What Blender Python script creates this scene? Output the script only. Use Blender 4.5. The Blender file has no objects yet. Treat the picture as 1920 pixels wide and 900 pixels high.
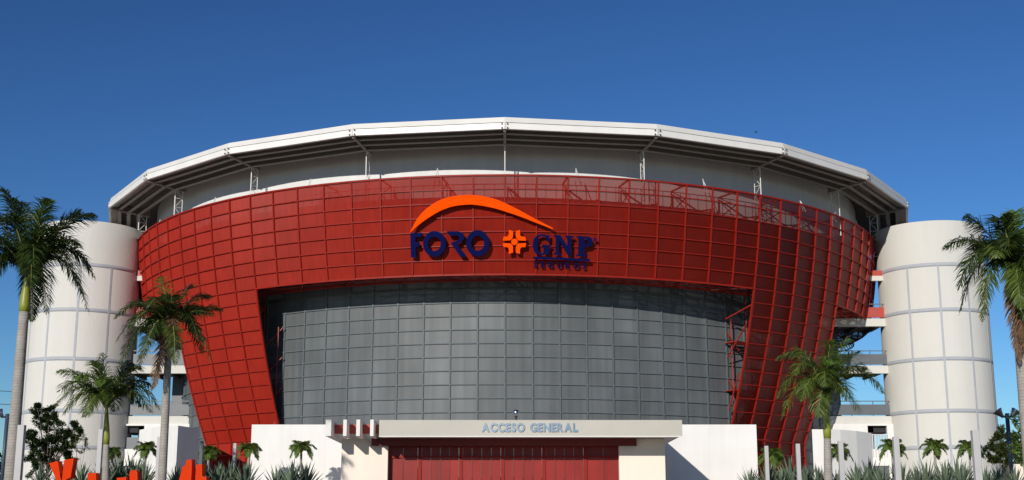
import bpy, bmesh, math, random
from mathutils import Vector, Matrix, Euler
R = math.radians
sin, cos, pi = math.sin, math.cos, math.pi
scene = bpy.context.scene
col = scene.collection

# ------------------------------------------------------------------ camera
EYE = 1.7
FPX = 2450.0
PITCH = math.atan(535.0/FPX)
cd = bpy.data.cameras.new("camera"); cam = bpy.data.objects.new("camera", cd); col.objects.link(cam)
cd.sensor_width = 36.0; cd.lens = 36.0*FPX/1920.0; cd.clip_start = .1; cd.clip_end = 6000
cam.location = (0, 0, EYE); cam.rotation_euler = (pi/2 + PITCH, 0, 0)
scene.camera = cam
# ------------------------------------------------------------------ light
SUN_AZ, SUN_EL = R(22), R(18.5)          # sun stands behind and to the left of the viewer
w = bpy.data.worlds.new("World"); scene.world = w; w.use_nodes = True
nt = w.node_tree; bg = nt.nodes['Background']
sky = nt.nodes.new('ShaderNodeTexSky'); sky.sky_type = 'NISHITA'; sky.sun_disc = False
sky.sun_elevation = SUN_EL; sky.sun_rotation = pi + SUN_AZ
sky.air_density = 1.0; sky.dust_density = 0.0; sky.ozone_density = 5.0; sky.altitude = 0
hs = nt.nodes.new('ShaderNodeHueSaturation'); hs.inputs['Saturation'].default_value = 1.01; hs.inputs['Value'].default_value = .40
gm_ = nt.nodes.new('ShaderNodeGamma'); gm_.inputs[1].default_value = 1.5      # polarised, deeper blue
nt.links.new(sky.outputs[0], gm_.inputs[0]); nt.links.new(gm_.outputs[0], hs.inputs['Color']); nt.links.new(hs.outputs[0], bg.inputs[0]); bg.inputs[1].default_value = 0.085
sd = bpy.data.lights.new("sun", 'SUN'); sd.energy = 3.9; sd.angle = R(.5); sd.color = (1.0, .945, .86)
sun = bpy.data.objects.new("sun", sd); col.objects.link(sun)
to_sun = Vector((-sin(SUN_AZ)*cos(SUN_EL), -cos(SUN_AZ)*cos(SUN_EL), sin(SUN_EL)))
sun.rotation_euler = to_sun.to_track_quat('Z', 'Y').to_euler(); sun.location = to_sun*60
vs = scene.view_settings; vs.view_transform = 'Standard'; vs.look = 'None'; vs.exposure = 0; vs.gamma = 1

# ------------------------------------------------------------------ helpers
def at(x, y, Y):
    "the point at depth Y seen at photo position x, y"
    a = (x-960)/FPX; b = (450-y)/FPX
    dy = cos(PITCH)-b*sin(PITCH); dz = sin(PITCH)+b*cos(PITCH)
    return Vector((a*Y/dy, Y, EYE+dz*Y/dy))
class MB:
    def __init__(s): s.v = []; s.f = []; s.a = []; s.cur = 0.0; s.sm = []; s.smooth = False
    def quad(s, *ps):
        n = len(s.v); s.v += [Vector(p) for p in ps]; s.f.append(tuple(range(n, n+len(ps)))); s.a.append(s.cur); s.sm.append(s.smooth)
    def faces(s, vs_, fs):
        n = len(s.v); s.v += [Vector(p) for p in vs_]
        for f in fs: s.f.append(tuple(i+n for i in f)); s.a.append(s.cur); s.sm.append(s.smooth)
    def hexa(s, p):   # 8 points: bottom 4 ccw, top 4 ccw
        s.faces(p, [(3,2,1,0),(4,5,6,7),(0,1,5,4),(1,2,6,5),(2,3,7,6),(3,0,4,7)])
    def box(s, x0, x1, y0, y1, z0, z1):
        s.hexa([(x0,y0,z0),(x1,y0,z0),(x1,y1,z0),(x0,y1,z0),(x0,y0,z1),(x1,y0,z1),(x1,y1,z1),(x0,y1,z1)])
    def bar(s, p0, p1, w_, h_, up=Vector((0,0,1))):
        p0, p1 = Vector(p0), Vector(p1); d = (p1-p0)
        if d.length < 1e-6: return
        d.normalize(); up = Vector(up)
        if abs(d.dot(up)) > .98: up = Vector((0,1,0))
        sx = d.cross(up).normalized(); uz = sx.cross(d).normalized()
        a = sx*w_/2; b = uz*h_/2
        s.hexa([p0-a-b, p0+a-b, p1+a-b, p1-a-b, p0-a+b, p0+a+b, p1+a+b, p1-a+b])
    def tube(s, pts, rad, n=8, cap=True):
        pts = [Vector(p) for p in pts]; rings = []; prev = None
        for i, p in enumerate(pts):
            d = (pts[min(i+1, len(pts)-1)]-pts[max(i-1, 0)]).normalized()
            up = prev if prev is not None else (Vector((1,0,0)) if abs(d.x) < .9 else Vector((0,1,0)))
            sx = (up-d*up.dot(d)).normalized(); prev = sx; sy = d.cross(sx)
            r = rad[i] if isinstance(rad, (list, tuple)) else rad
            rings.append([p+sx*cos(2*pi*k/n)*r+sy*sin(2*pi*k/n)*r for k in range(n)])
        vs_ = [q for rg in rings for q in rg]; fs = []
        for i in range(len(pts)-1):
            for k in range(n):
                a, b = i*n+k, i*n+(k+1) % n; fs.append((a, b, b+n, a+n))
        if cap: fs.append(tuple(range(n-1, -1, -1))); fs.append(tuple((len(pts)-1)*n+k for k in range(n)))
        o = s.smooth; s.smooth = True; s.faces(vs_, fs); s.smooth = o
    def lathe(s, prof, c=(0,0,0), n=48, a0=0, a1=2*pi, smooth=True, mat=None):
        full = abs(a1-a0-2*pi) < 1e-6; m = n if full else n+1; c = Vector(c)
        vs_ = []
        for (r, z) in prof:
            for k in range(m):
                t = a0+(a1-a0)*k/n; q = Vector((r*cos(t), r*sin(t), z))
                if mat: q = mat @ q
                vs_.append(c+q)
        fs = []
        for i in range(len(prof)-1):
            for k in range(n):
                k2 = (k+1) % m; fs.append((i*m+k, i*m+k2, (i+1)*m+k2, (i+1)*m+k))
        o = s.smooth; s.smooth = smooth; s.faces(vs_, fs); s.smooth = o
    def build(s, name, mat, parent=None, loc=None, origin=None):
        me = bpy.data.meshes.new(name)
        off = Vector((0,0,0))
        if parent is not None and origin is None: off = world_loc(parent)
        if origin is not None: off = Vector(origin)
        me.from_pydata([tuple(v-off) for v in s.v], [], s.f); me.materials.append(mat)
        at_ = me.attributes.new("tone", 'FLOAT', 'FACE')
        at_.data.foreach_set("value", s.a)
        me.polygons.foreach_set("use_smooth", s.sm)
        me.update()
        o = bpy.data.objects.new(name, me); col.objects.link(o)
        if parent is not None: o.parent = parent
        if origin is not None and parent is None: o.location = origin
        if loc is not None: o.location = loc
        return o
def world_loc(o):
    v = Vector((0,0,0))
    while o is not None: v += Vector(o.location); o = o.parent
    return v
def tag(o, label=None, cat=None, group=None, kind=None):
    if label: o['label'] = label
    if cat: o['category'] = cat
    if group: o['group'] = group
    if kind: o['kind'] = kind
    return o
def thing(name, loc, label, cat, group=None, rz=0):
    o = bpy.data.objects.new(name, None); col.objects.link(o); o.location = loc; o.rotation_euler = (0, 0, rz)
    o.empty_display_size = .3
    return tag(o, label, cat, group)
def copy_thing(root, loc, rz=0, label=None, scale=1):
    r = root.copy(); col.objects.link(r); r.location = loc; r.rotation_euler = (0, 0, rz); r.scale = (scale,)*3
    if label: r['label'] = label
    for ch in list(root.children):
        c = ch.copy(); col.objects.link(c); c.parent = r
        for g in ch.children:
            d = g.copy(); col.objects.link(d); d.parent = c
    return r
def curve_mesh(splines, extrude=0, bevel=0, body=None, size=1, offset=0, spacing=1):
    "flat outline (with holes) extruded to a mesh, or text when body is given"
    if body:
        c = bpy.data.curves.new('t', 'FONT'); c.body = body; c.size = size; c.offset = offset; c.space_character = spacing
    else:
        c = bpy.data.curves.new('t', 'CURVE'); c.dimensions = '2D'; c.fill_mode = 'BOTH'
        for sp in splines:
            q = c.splines.new('POLY'); q.points.add(len(sp)-1); q.use_cyclic_u = True
            for i, (x, y) in enumerate(sp): q.points[i].co = (x, y, 0, 1)
    c.extrude = extrude; c.bevel_depth = bevel
    o = bpy.data.objects.new('t', c); col.objects.link(o)
    bpy.context.view_layer.update()
    me = bpy.data.meshes.new_from_object(o.evaluated_get(bpy.context.evaluated_depsgraph_get()))
    bpy.data.objects.remove(o); bpy.data.curves.remove(c)
    return me
def mesh_obj(name, me, mat, M, parent=None, origin=(0,0,0)):
    me.transform(Matrix.Translation(-Vector(origin)) @ M); me.materials.clear(); me.materials.append(mat)
    o = bpy.data.objects.new(name, me); col.objects.link(o)
    if parent: o.parent = parent
    return o

# ------------------------------------------------------------------ materials
def new_mat(name):
    m = bpy.data.materials.new(name); m.use_nodes = True; return m, m.node_tree, m.node_tree.nodes['Principled BSDF']
def mat(name, c, rough=.6, metal=0, var=.08, scale=2.0, bump=0, bscale=30, tone=0, streak=0, spec=.4, coat=0):
    m, t, b = new_mat(name); N, L = t.nodes.new, t.links.new
    b.inputs['Roughness'].default_value = rough; b.inputs['Metallic'].default_value = metal
    b.inputs['Specular IOR Level'].default_value = spec
    b.inputs['Coat Weight'].default_value = coat; b.inputs['Coat Roughness'].default_value = .15
    tc = N('ShaderNodeTexCoord'); no = N('ShaderNodeTexNoise'); no.inputs['Scale'].default_value = scale; no.inputs['Detail'].default_value = 5
    L(tc.outputs['Object'], no.inputs['Vector'])
    val = no.outputs['Fac']
    mr = N('ShaderNodeMapRange'); mr.inputs[1].default_value = .3; mr.inputs[2].default_value = .7
    mr.inputs[3].default_value = 1-var; mr.inputs[4].default_value = 1+var; L(val, mr.inputs[0])
    f = mr.outputs[0]
    if streak:
        mp = N('ShaderNodeMapping'); mp.inputs['Scale'].default_value = (1.6, 1.6, .09); L(tc.outputs['Object'], mp.inputs[0])
        n2 = N('ShaderNodeTexNoise'); n2.inputs['Scale'].default_value = 1.4; n2.inputs['Detail'].default_value = 6; L(mp.outputs[0], n2.inputs['Vector'])
        r2 = N('ShaderNodeMapRange'); r2.inputs[1].default_value = .35; r2.inputs[2].default_value = .75
        r2.inputs[3].default_value = 1+streak*.5; r2.inputs[4].default_value = 1-streak; L(n2.outputs['Fac'], r2.inputs[0])
        mu = N('ShaderNodeMath'); mu.operation = 'MULTIPLY'; L(f, mu.inputs[0]); L(r2.outputs[0], mu.inputs[1]); f = mu.outputs[0]
    if tone:
        an = N('ShaderNodeAttribute'); an.attribute_name = 'tone'
        ma = N('ShaderNodeMath'); ma.operation = 'MULTIPLY_ADD'; ma.inputs[1].default_value = tone; ma.inputs[2].default_value = 1-tone/2; L(an.outputs['Fac'], ma.inputs[0])
        mu = N('ShaderNodeMath'); mu.operation = 'MULTIPLY'; L(f, mu.inputs[0]); L(ma.outputs[0], mu.inputs[1]); f = mu.outputs[0]
    vm = N('ShaderNodeVectorMath'); vm.operation = 'SCALE'; vm.inputs[0].default_value = c[:3]; L(f, vm.inputs['Scale'])
    L(vm.outputs[0], b.inputs['Base Color'])
    if bump:
        n3 = N('ShaderNodeTexNoise'); n3.inputs['Scale'].default_value = bscale; n3.inputs['Detail'].default_value = 4; L(tc.outputs['Object'], n3.inputs['Vector'])
        bp = N('ShaderNodeBump'); bp.inputs['Strength'].default_value = bump; bp.inputs['Distance'].default_value = .05
        L(n3.outputs['Fac'], bp.inputs['Height']); L(bp.outputs[0], b.inputs['Normal'])
    return m
M = {}
M['white'] = mat('white_stucco', (.615,.60,.55), .8, var=.02, scale=.5, bump=.3, bscale=9, streak=.025)
M['plain'] = mat('white_plaster', (.78,.76,.72), .8, var=.03, scale=.8, bump=.15, bscale=14, streak=.05)
M['pier'] = mat('cream_plaster', (.84,.745,.635), .8, var=.02, scale=.8, bump=.12, bscale=14, streak=.03)
M['fascia_stone'] = mat('fascia_panel', (.50,.475,.415), .7, var=.03, scale=1.2, bump=.1)
M['stripe'] = mat('grey_joint_band', (.40,.42,.45), .75, var=.05)
M['drum'] = mat('drum_wall_paint', (.70,.70,.69), .8, var=.04, scale=.5, streak=.06)
M['roofw'] = mat('white_roof_metal', (.80,.78,.745), .45, var=.04, scale=.7, streak=.04)
M['roofup'] = mat('white_roof_metal_shaded', (.70,.68,.64), .5, var=.04, scale=.7)  # darker copy of the roof white; shade of the tilted cap put into colour
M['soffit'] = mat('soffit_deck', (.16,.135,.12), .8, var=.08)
M['steelw'] = mat('white_painted_steel', (.62,.60,.57), .5, var=.05)
M['purlin'] = mat('purlin_paint', (.25,.215,.19), .6, var=.06)
M['grey'] = mat('grey_panel', (.112,.122,.126), .55, var=.14, scale=.35, tone=.16, streak=.26, spec=.4)
M['mull'] = mat('grey_mullion', (.115,.135,.145), .55, var=.05, spec=.2)
M['redframe'] = mat('red_painted_steel', (.27,.016,.009), .5, var=.08, spec=.15)
M['redtruss'] = mat('red_truss_paint', (.30,.022,.012), .5, var=.1)
M['reddoor'] = mat('red_door_paint', (.25,.017,.012), .38, var=.08, scale=1.5, tone=.25, streak=.12, spec=.3)
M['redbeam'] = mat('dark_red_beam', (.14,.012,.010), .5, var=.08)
M['dark'] = mat('dark_opening', (.03,.03,.033), .8)
M['rail'] = mat('grey_railing_panel', (.13,.14,.15), .4, var=.08)
M['redrail'] = mat('red_railing_panel', (.42,.06,.04), .5)
M['navy'] = mat('navy_sign_face', (.003,.006,.055), .8, var=.04, spec=.04)
M['orange'] = mat('orange_sign_face', (.92,.075,.001), .8, var=.02, spec=.03)
M['gloss_orange'] = mat('orange_gloss_paint', (.60,.036,.001), .35, var=.04, spec=.12, coat=.0)
M['steel'] = mat('brushed_steel', (.42,.47,.53), .27, metal=1, var=.03)
M['post'] = mat('post_grey_paint', (.47,.46,.46), .6, var=.04, streak=.06)
M['postd'] = mat('post_dark_paint', (.06,.07,.09), .5, var=.04)
M['pole'] = mat('pole_blue_grey', (.05,.075,.11), .45, var=.04)
M['black'] = mat('black_metal', (.02,.02,.022), .5)
M['trunk'] = mat('palm_trunk', (.34,.31,.275), .85, var=.16, scale=3, bump=.4, bscale=9)
M['trunk2'] = mat('tree_bark', (.14,.11,.085), .9, var=.2, scale=5, bump=.5)
M['ground'] = mat('dry_lawn', (.25,.235,.17), .95, var=.25, scale=.5)
M['pave'] = mat('concrete_paving', (.50,.48,.45), .85, var=.08, scale=.7)
M['mulch'] = mat('planting_soil', (.11,.085,.06), .95, var=.3, scale=1.5)
# ringed trunk
def ring_trunk(m):
    t = m.node_tree; b = t.nodes['Principled BSDF']; N, L = t.nodes.new, t.links.new
    src = b.inputs['Base Color'].links[0].from_socket
    tc = N('ShaderNodeTexCoord'); wv = N('ShaderNodeTexWave'); wv.bands_direction = 'Z'; wv.inputs['Scale'].default_value = 3.1
    wv.inputs['Distortion'].default_value = 3.5; wv.inputs['Detail'].default_value = 2; L(tc.outputs['Object'], wv.inputs['Vector'])
    r = N('ShaderNodeMapRange'); r.inputs[1].default_value = 0; r.inputs[2].default_value = .35; r.inputs[3].default_value = .8; r.inputs[4].default_value = 1; L(wv.outputs['Fac'], r.inputs[0])
    vm = N('ShaderNodeVectorMath'); vm.operation = 'SCALE'; L(src, vm.inputs[0]); L(r.outputs[0], vm.inputs['Scale']); L(vm.outputs[0], b.inputs['Base Color'])
ring_trunk(M['trunk'])
def leaf_mat(name, c, trans=.25, rough=.45, var=.3):
    m, t, b = new_mat(name); N, L = t.nodes.new, t.links.new
    an = N('ShaderNodeAttribute'); an.attribute_name = 'tone'
    r = N('ShaderNodeValToRGB'); e = r.color_ramp.elements
    e[0].color = (c[0]*(1-var), c[1]*(1-var), c[2]*(1-var), 1); e[1].color = (c[0]*(1+var*1.6), c[1]*(1+var*1.2), c[2]*(1+var*.6), 1)
    L(an.outputs['Fac'], r.inputs[0]); L(r.outputs[0], b.inputs['Base Color'])
    b.inputs['Roughness'].default_value = rough; b.inputs['Specular IOR Level'].default_value = .35
    tr = N('ShaderNodeBsdfTranslucent'); L(r.outputs[0], tr.inputs[0]); mx = N('ShaderNodeMixShader'); mx.inputs[0].default_value = trans
    L(b.outputs[0], mx.inputs[1]); L(tr.outputs[0], mx.inputs[2]); L(mx.outputs[0], t.nodes['Material Output'].inputs[0])
    return m
M['frond'] = leaf_mat('palm_leaf', (.036,.066,.015), .25, .4, .45)
M['frondy'] = leaf_mat('palm_leaf_yellow_green', (.082,.13,.026), .25, .42, .45)
M['frondn'] = leaf_mat('palm_leaf_fresh', (.11,.19,.035), .3, .4, .35)
M['frondd'] = leaf_mat('palm_leaf_dead', (.16,.095,.055), .15, .7, .4)
M['shaft'] = leaf_mat('palm_crownshaft', (.23,.26,.04), 0, .4, .2)
M['agave'] = leaf_mat('agave_leaf', (.115,.165,.125), .05, .5, .45)
M['shrub'] = leaf_mat('shrub_leaf', (.028,.055,.018), .2, .45, .55)
M['sapling'] = leaf_mat('sapling_leaf', (.09,.12,.05), .25, .5, .5)
M['treeleaf'] = leaf_mat('tree_leaf', (.05,.075,.02), .2, .5, .6)
M['woods'] = leaf_mat('far_leaf', (.035,.05,.02), .1, .6, .5)
M['rachis'] = mat('palm_rachis', (.20,.20,.06), .5)
# perforated red sheet: how much of the sheet is holes is stored per panel
def mesh_sheet():
    m, t, b = new_mat('red_perforated_sheet'); N, L = t.nodes.new, t.links.new
    tc = N('ShaderNodeTexCoord')
    no = N('ShaderNodeTexNoise'); no.inputs['Scale'].default_value = .5; no.inputs['Detail'].default_value = 4; L(tc.outputs['Object'], no.inputs['Vector'])
    mp = N('ShaderNodeMapping'); mp.inputs['Scale'].default_value = (3, 3, .25); L(tc.outputs['Object'], mp.inputs[0])
    n2 = N('ShaderNodeTexNoise'); n2.inputs['Scale'].default_value = 1.5; n2.inputs['Detail'].default_value = 5; L(mp.outputs[0], n2.inputs['Vector'])
    ad = N('ShaderNodeMath'); ad.operation = 'ADD'; L(no.outputs['Fac'], ad.inputs[0]); L(n2.outputs['Fac'], ad.inputs[1])
    r = N('ShaderNodeMapRange'); r.inputs[1].default_value = .7; r.inputs[2].default_value = 1.3; r.inputs[3].default_value = .86; r.inputs[4].default_value = 1.16; L(ad.outputs[0], r.inputs[0])
    an = N('ShaderNodeAttribute'); an.attribute_name = 'tone'
    # tone = openness + small per-panel number
    vm = N('ShaderNodeVectorMath'); vm.operation = 'SCALE'; vm.inputs[0].default_value = (.30,.018,.009); L(r.outputs[0], vm.inputs['Scale'])
    L(vm.outputs[0], b.inputs['Base Color']); b.inputs['Roughness'].default_value = .45; b.inputs['Specular IOR Level'].default_value = .15
    # the strands of the expanded metal are turned a little to the right of the sheet
    ge = N('ShaderNodeNewGeometry'); vr = N('ShaderNodeVectorRotate'); vr.rotation_type = 'Z_AXIS'; vr.inputs['Angle'].default_value = R(26)
    L(ge.outputs['Normal'], vr.inputs['Vector']); L(vr.outputs[0], b.inputs['Normal'])
    tr = N('ShaderNodeBsdfTransparent'); mx = N('ShaderNodeMixShader'); L(an.outputs['Fac'], mx.inputs[0]); L(b.outputs[0], mx.inputs[1]); L(tr.outputs[0], mx.inputs[2])
    L(mx.outputs[0], t.nodes['Material Output'].inputs[0]); return m
M['redmesh'] = mesh_sheet()

# ------------------------------------------------------------------ setting: terrain
GZ = 2.9                                    # plateau the building stands on
def gz(y):
    if y < 14: return 0.0
    if y > 46: return GZ
    t = (y-14)/32; return GZ*(t*t*(3-2*t))
g = MB(); ys = [-800,-200,-40,0,8,14,18,22,26,30,34,38,42,46,60,100,200,500,1500,4000]; xs = [-4000,-800,-200,-60,-30,0,30,60,200,800,4000]
for i in range(len(ys)-1):
    for j in range(len(xs)-1):
        a, b, c, d = xs[j], xs[j+1], ys[i], ys[i+1]
        g.quad((a,c,gz(c)),(b,c,gz(c)),(b,d,gz(d)),(a,d,gz(d)))
tag(g.build('ground', M['ground']), kind='structure')
g = MB(); g.quad((-38,46.5,GZ+.006),(38,46.5,GZ+.006),(38,130,GZ+.006),(-38,130,GZ+.006))
tag(g.build('plaza_pavement', M['pave']), kind='structure')
g = MB()
pys = [-10,0,8,14,18,22,26,30,34,38,42,46.4]
for i in range(len(pys)-1):
    c, d = pys[i], pys[i+1]
    g.quad((-4,c,gz(c)+.012),(4,c,gz(c)+.012),(4,d,gz(d)+.012),(-4,d,gz(d)+.012))
tag(g.build('path', M['pave']), kind='structure')
g = MB()
for s in (-1, 1): g.box(s*4.6 if s > 0 else -36, 36 if s > 0 else -4.6, 47, 62, GZ-.1, GZ+.14)
tag(g.build('planting_bed', M['mulch']), kind='structure')

# ------------------------------------------------------------------ arena building
X0, YC = -.42, 102.28
ZE = EYE                                     # heights measured from eye level
DC = R(3.75)
def rb(z): return max(28.46-.087*(20-z)-.0106*(20-z)**2, 24.85)
def pol(t, r, z): return Vector((X0+r*sin(t), YC-r*cos(t), z+ZE))
arena = thing('arena_building', (X0, YC, GZ), 'large round arena with tilted red metal screen, grey drum and white polygonal roof', 'arena')
ROW = (20-14.25)/7
rows = [20-ROW*i for i in range(22)]
def openness(k):
    t = (k+.5)/14.0
    v = .02+.14*max(0, min(1, (t+.55)/1.1))
    if t > .2: v += .09*min(1, (t-.2)/.7)
    return v*.6
random.seed(5)
scr = MB(); fr = MB()
def cell(k, i, ins=.0):
    zt, zb = rows[i], rows[i+1]
    scr.cur = max(0, min(.9, openness(k)+(.06*max(0, min(1, (k+6)/8)) if i < 2 else 0)+random.uniform(-.02, .02)))
    j = [random.uniform(-.012, .012) for _ in range(2)]
    p = [pol(k*DC, rb(zb)-.03+j[0], zb), pol((k+1)*DC, rb(zb)-.03+j[1], zb), pol((k+1)*DC, rb(zt)-.03+j[1], zt), pol(k*DC, rb(zt)-.03+j[0], zt)]
    scr.quad(*p)
K = 34
cells = [(k, i) for k in range(-K, K) for i in range(7)] + [(k, i) for s in (0, 1) for k in (range(-14, -9) if s else range(9, 14)) for i in range(7, 21)]
for k, i in cells: cell(k, i)
vset = {}; hset = set()
for k, i in cells:
    vset[(k, i)] = 1; vset[(k+1, i)] = 1; hset.add((k, i)); hset.add((k, i+1))
for (k, i) in vset:
    e = k in (-14, -9, 9, 14) and i >= 7
    n = Vector((sin(k*DC), -cos(k*DC), 0))
    p0, p1 = pol(k*DC, rb(rows[i])+.02, rows[i]), pol(k*DC, rb(rows[i+1])+.02, rows[i+1])
    fr.bar(p0, p1, .12 if e else .075, .10, n)
for (k, i) in hset:
    e = i in (0, 7) and not (i == 7 and (9 <= k < 14 or -14 <= k < -9))
    p0, p1 = pol(k*DC, rb(rows[i])+.015, rows[i]), pol((k+1)*DC, rb(rows[i])+.015, rows[i])
    fr.bar(p0, p1, .10, .10 if e else .055)
screen = scr.build('red_screen', M['redmesh'], arena)
fr.build('screen_frame', M['redframe'], screen)
# trusses behind the screen
tr = MB()
RI = 25.5
for k in range(-30, 31):
    t = k*DC; leg = 9 <= abs(k) <= 14
    if k % 2 and not leg: continue
    last = 20 if leg else 7
    ri = RI if not leg else 25.15
    def inner(z): return min(ri if z < 18.5 else 26.6, rb(z)-.25)
    if abs(k) == 9: continue
    big = k in (14, -14)
    if not (k % 2) or big:
        for i in range(0, last, 1):
            z0, z1 = rows[i], rows[i+1]
            tr.bar(pol(t, inner(z0), z0), pol(t, inner(z1), z1), .06, .06)
            a, b = (rb(z0)-.12, inner(z1)) if i % 2 else (inner(z0), rb(z1)-.12)
            tr.bar(pol(t, a, z0), pol(t, b, z1), .05, .05)
            if i % 2 == 0: tr.bar(pol(t, rb(z0)-.1, z0), pol(t, inner(z0), z0), .09, .09)
    if not leg:
        tr.bar(pol(t, rb(14.3), 14.32), pol(t, 24.7, 14.9), .1, .12)
        tr.bar(pol(t, rb(16.7), 16.7), pol(t, 24.7, 14.9), .07, .07)
for (z, w_) in ((14.32, .16), (16.4, .1), (18.7, .14)):
    for k in range(-30, 30):
        tr.bar(pol(k*DC, RI, z), pol((k+1)*DC, RI, z), w_, w_)
        a, b = (rb(z)-.1, RI) if k % 2 else (RI, rb(z)-.1)
        tr.bar(pol(k*DC, a, z), pol((k+1)*DC, b, z), .07, .07)
        if z < 15:
            tr.bar(pol(k*DC, RI+1.0, z), pol((k+1)*DC, RI+1.0, z), .08, .08)
for z in (11.2, 8.2, 5.2):      # service landings beside the right leg
    for q in range(4): tr.bar(pol(9*DC, 24.85+q*.3, z), pol(10.6*DC, 24.85+q*.3, z), .2, .05)
for (z0, z1) in ((11.9, 10.6), (8.9, 7.4), (5.9, 4.4)):
    tr.bar(pol(9*DC, 25.0, z0), pol(9.6*DC, 25.2, z1), .06, .06); tr.bar(pol(9*DC, rb(z0)-.2, z0+.3), pol(9*DC, 25.0, z1-.4), .06, .06)
tr.bar(pol(9.25*DC, 25.0, 12.7), pol(9.25*DC, 25.0, 3), .06, .06)
tr.bar(pol(9.0*DC, 25.0, 12.7), pol(9.0*DC, rb(13.3), 13.3), .07, .07)
tr.bar(pol(-9.2*DC, 25.2, 12.2), pol(-9.2*DC, 25.2, 3), .05, .05)
for i in range(5):
    z = 12.2-i*1.9
    tr.bar(pol(-9.8*DC, min(25.7, rb(z-1.5)-.35), z-1.5), pol(-9.1*DC, 24.95, z), .05, .05)
tr.build('screen_truss', M['redtruss'], arena)
# grey wall with raised grid
RG, NG = 24.6, 94
DG = 2*pi/NG
gw = MB(); gm = MB()
zr = [12.29+.82*7 - .82*i for i in range(21)]
random.seed(9)
for k in range(NG):
    for i in range(20):
        gw.cur = random.random()
        gw.quad(pol(k*DG, RG, zr[i+1]), pol((k+1)*DG, RG, zr[i+1]), pol((k+1)*DG, RG, zr[i]), pol(k*DG, RG, zr[i]))
    n = Vector((sin(k*DG), -cos(k*DG), 0))
    gm.bar(pol(k*DG, RG+.03, zr[-1]), pol(k*DG, RG+.03, zr[0]), .09, .10, n)
    for i in range(1, 21): gm.bar(pol(k*DG, RG+.03, zr[i]), pol((k+1)*DG, RG+.03, zr[i]), .105, .062)
gw.cur = 0
for k in range(NG):   # base down to the ground and upper lip
    gw.quad(pol(k*DG, RG, GZ-ZE-.2), pol((k+1)*DG, RG, GZ-ZE-.2), pol((k+1)*DG, RG, zr[-1]), pol(k*DG, RG, zr[-1]))
    gw.quad(pol(k*DG, RG, zr[0]), pol((k+1)*DG, RG, zr[0]), pol((k+1)*DG, RG, 18.4), pol(k*DG, RG, 18.4))
grey = gw.build('grey_cladding', M['grey'], arena); gm.build('cladding_grid', M['mull'], grey)
# upper drum
dr = MB(); RD = 27.15; RF = 26.2          # slightly oval: half width and half depth
def oval(t, a, z, b=None): return Vector((X0+a*sin(t), YC-(a-RD+RF if b is None else b)*cos(t), z+ZE))
n = 192
for k in range(n):
    t0, t1 = 2*pi*k/n, 2*pi*(k+1)/n
    dr.smooth = True
    dr.quad(oval(t0, RD, 18.45), oval(t1, RD, 18.45), oval(t1, RD, 22.95), oval(t0, RD, 22.95))
    dr.smooth = False
drum = dr.build('drum_wall', M['drum'], arena)
dk = MB(); dk.lathe([(24.2, 18.45), (27.95, 18.45), (27.95, 18.25), (24.2, 18.25), (24.2, 18.45)], (X0, YC, ZE), 96, smooth=False); dk.build('walkway_floor', M['rail'], arena)
dk = MB(); dk.lathe([(24.3, 22.6), (24.3, 23.15)], (X0, YC, ZE), 96); dk.build('dark_gap_ring', M['dark'], arena)  # near-black ring paints in the shade of the gap above the drum
# walkway railing at the drum foot, seen through the upper sheets
rl = MB()
for k in range(-60, 61):
    t = R(1.25)*k
    rl.bar(pol(t, 27.75, 18.62), pol(t, 27.75, 19.62), .03, .03)
for k in range(-30, 30):
    for z in (19.65, 18.7): rl.bar(pol(k*DC, 27.75, z), pol((k+1)*DC, 27.75, z), .04, .04)
rl.build('walkway_rail', M['redtruss'], arena)
# roof
NR = 21; DR = 2*pi/NR; RR = 30.25
def rpol(t, r, z):
    q = pol(t, r, z); q.x = X0+(q.x-X0)*(1+(.018 if sin(t) > 0 else .006)*sin(t)**2+.026*sin(t)**16); return q
def poly_sweep(mb, prof, close=True):
    m = len(prof)
    for k in range(NR):
        for i in range(m if close else m-1):
            (r0, z0), (r1, z1) = prof[i], prof[(i+1) % m]
            mb.quad(rpol(k*DR, r0, z0), rpol((k+1)*DR, r0, z0), rpol((k+1)*DR, r1, z1), rpol(k*DR, r1, z1))
rf = MB(); poly_sweep(rf, [(RR-.15, 22.93), (20, 23.6), (8, 24.3), (.01, 24.6)], False)
poly_sweep(rf, [(RR-.15, 22.80), (20, 23.45), (8, 24.15), (.01, 24.45)], False)
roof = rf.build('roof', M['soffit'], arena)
fa = MB(); poly_sweep(fa, [(RR+.03, 22.27), (RR+.03, 22.635), (RR-.12, 22.635), (RR-.12, 22.27)])
fas = fa.build('fascia', M['roofw'], roof)
fu = MB(); poly_sweep(fu, [(RR-.0, 22.68), (RR-.10, 23.01), (RR-.45, 23.05), (RR-.45, 22.68)])
fu.build('fascia_cap', M['roofup'], roof)
gv = MB(); poly_sweep(gv, [(RR-.06, 22.60), (RR-.06, 22.72)], False); gv.build('groove_shade', M['dark'], roof)  # dark strip set in to deepen the shade of the groove
bt = MB()
for k in range(-5, 6):
    c = rpol(k*DR, RR+.05, 22.45); n = Vector((sin(k*DR), -cos(k*DR), 0)); tg = Vector((cos(k*DR), sin(k*DR), 0))
    bt.bar(rpol(k*DR, RR+.035, 22.26), rpol(k*DR, RR+.035, 22.7), .10, .05, n)
bt.build('joint_plate', M['steelw'], roof)
bo = MB()
for k in range(-5, 6):
    tg = Vector((cos(k*DR), sin(k*DR), 0))
    for s in (-1, 1):
        for z in (22.57, 22.33):
            c = rpol(k*DR, RR+.03, z)+tg*.16*s; bo.bar(c, c+Vector((sin(k*DR), -cos(k*DR), 0))*.06, .07, .07)
bo.build('joint_bolts', M['trunk2'], roof)
pu = MB()
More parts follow.
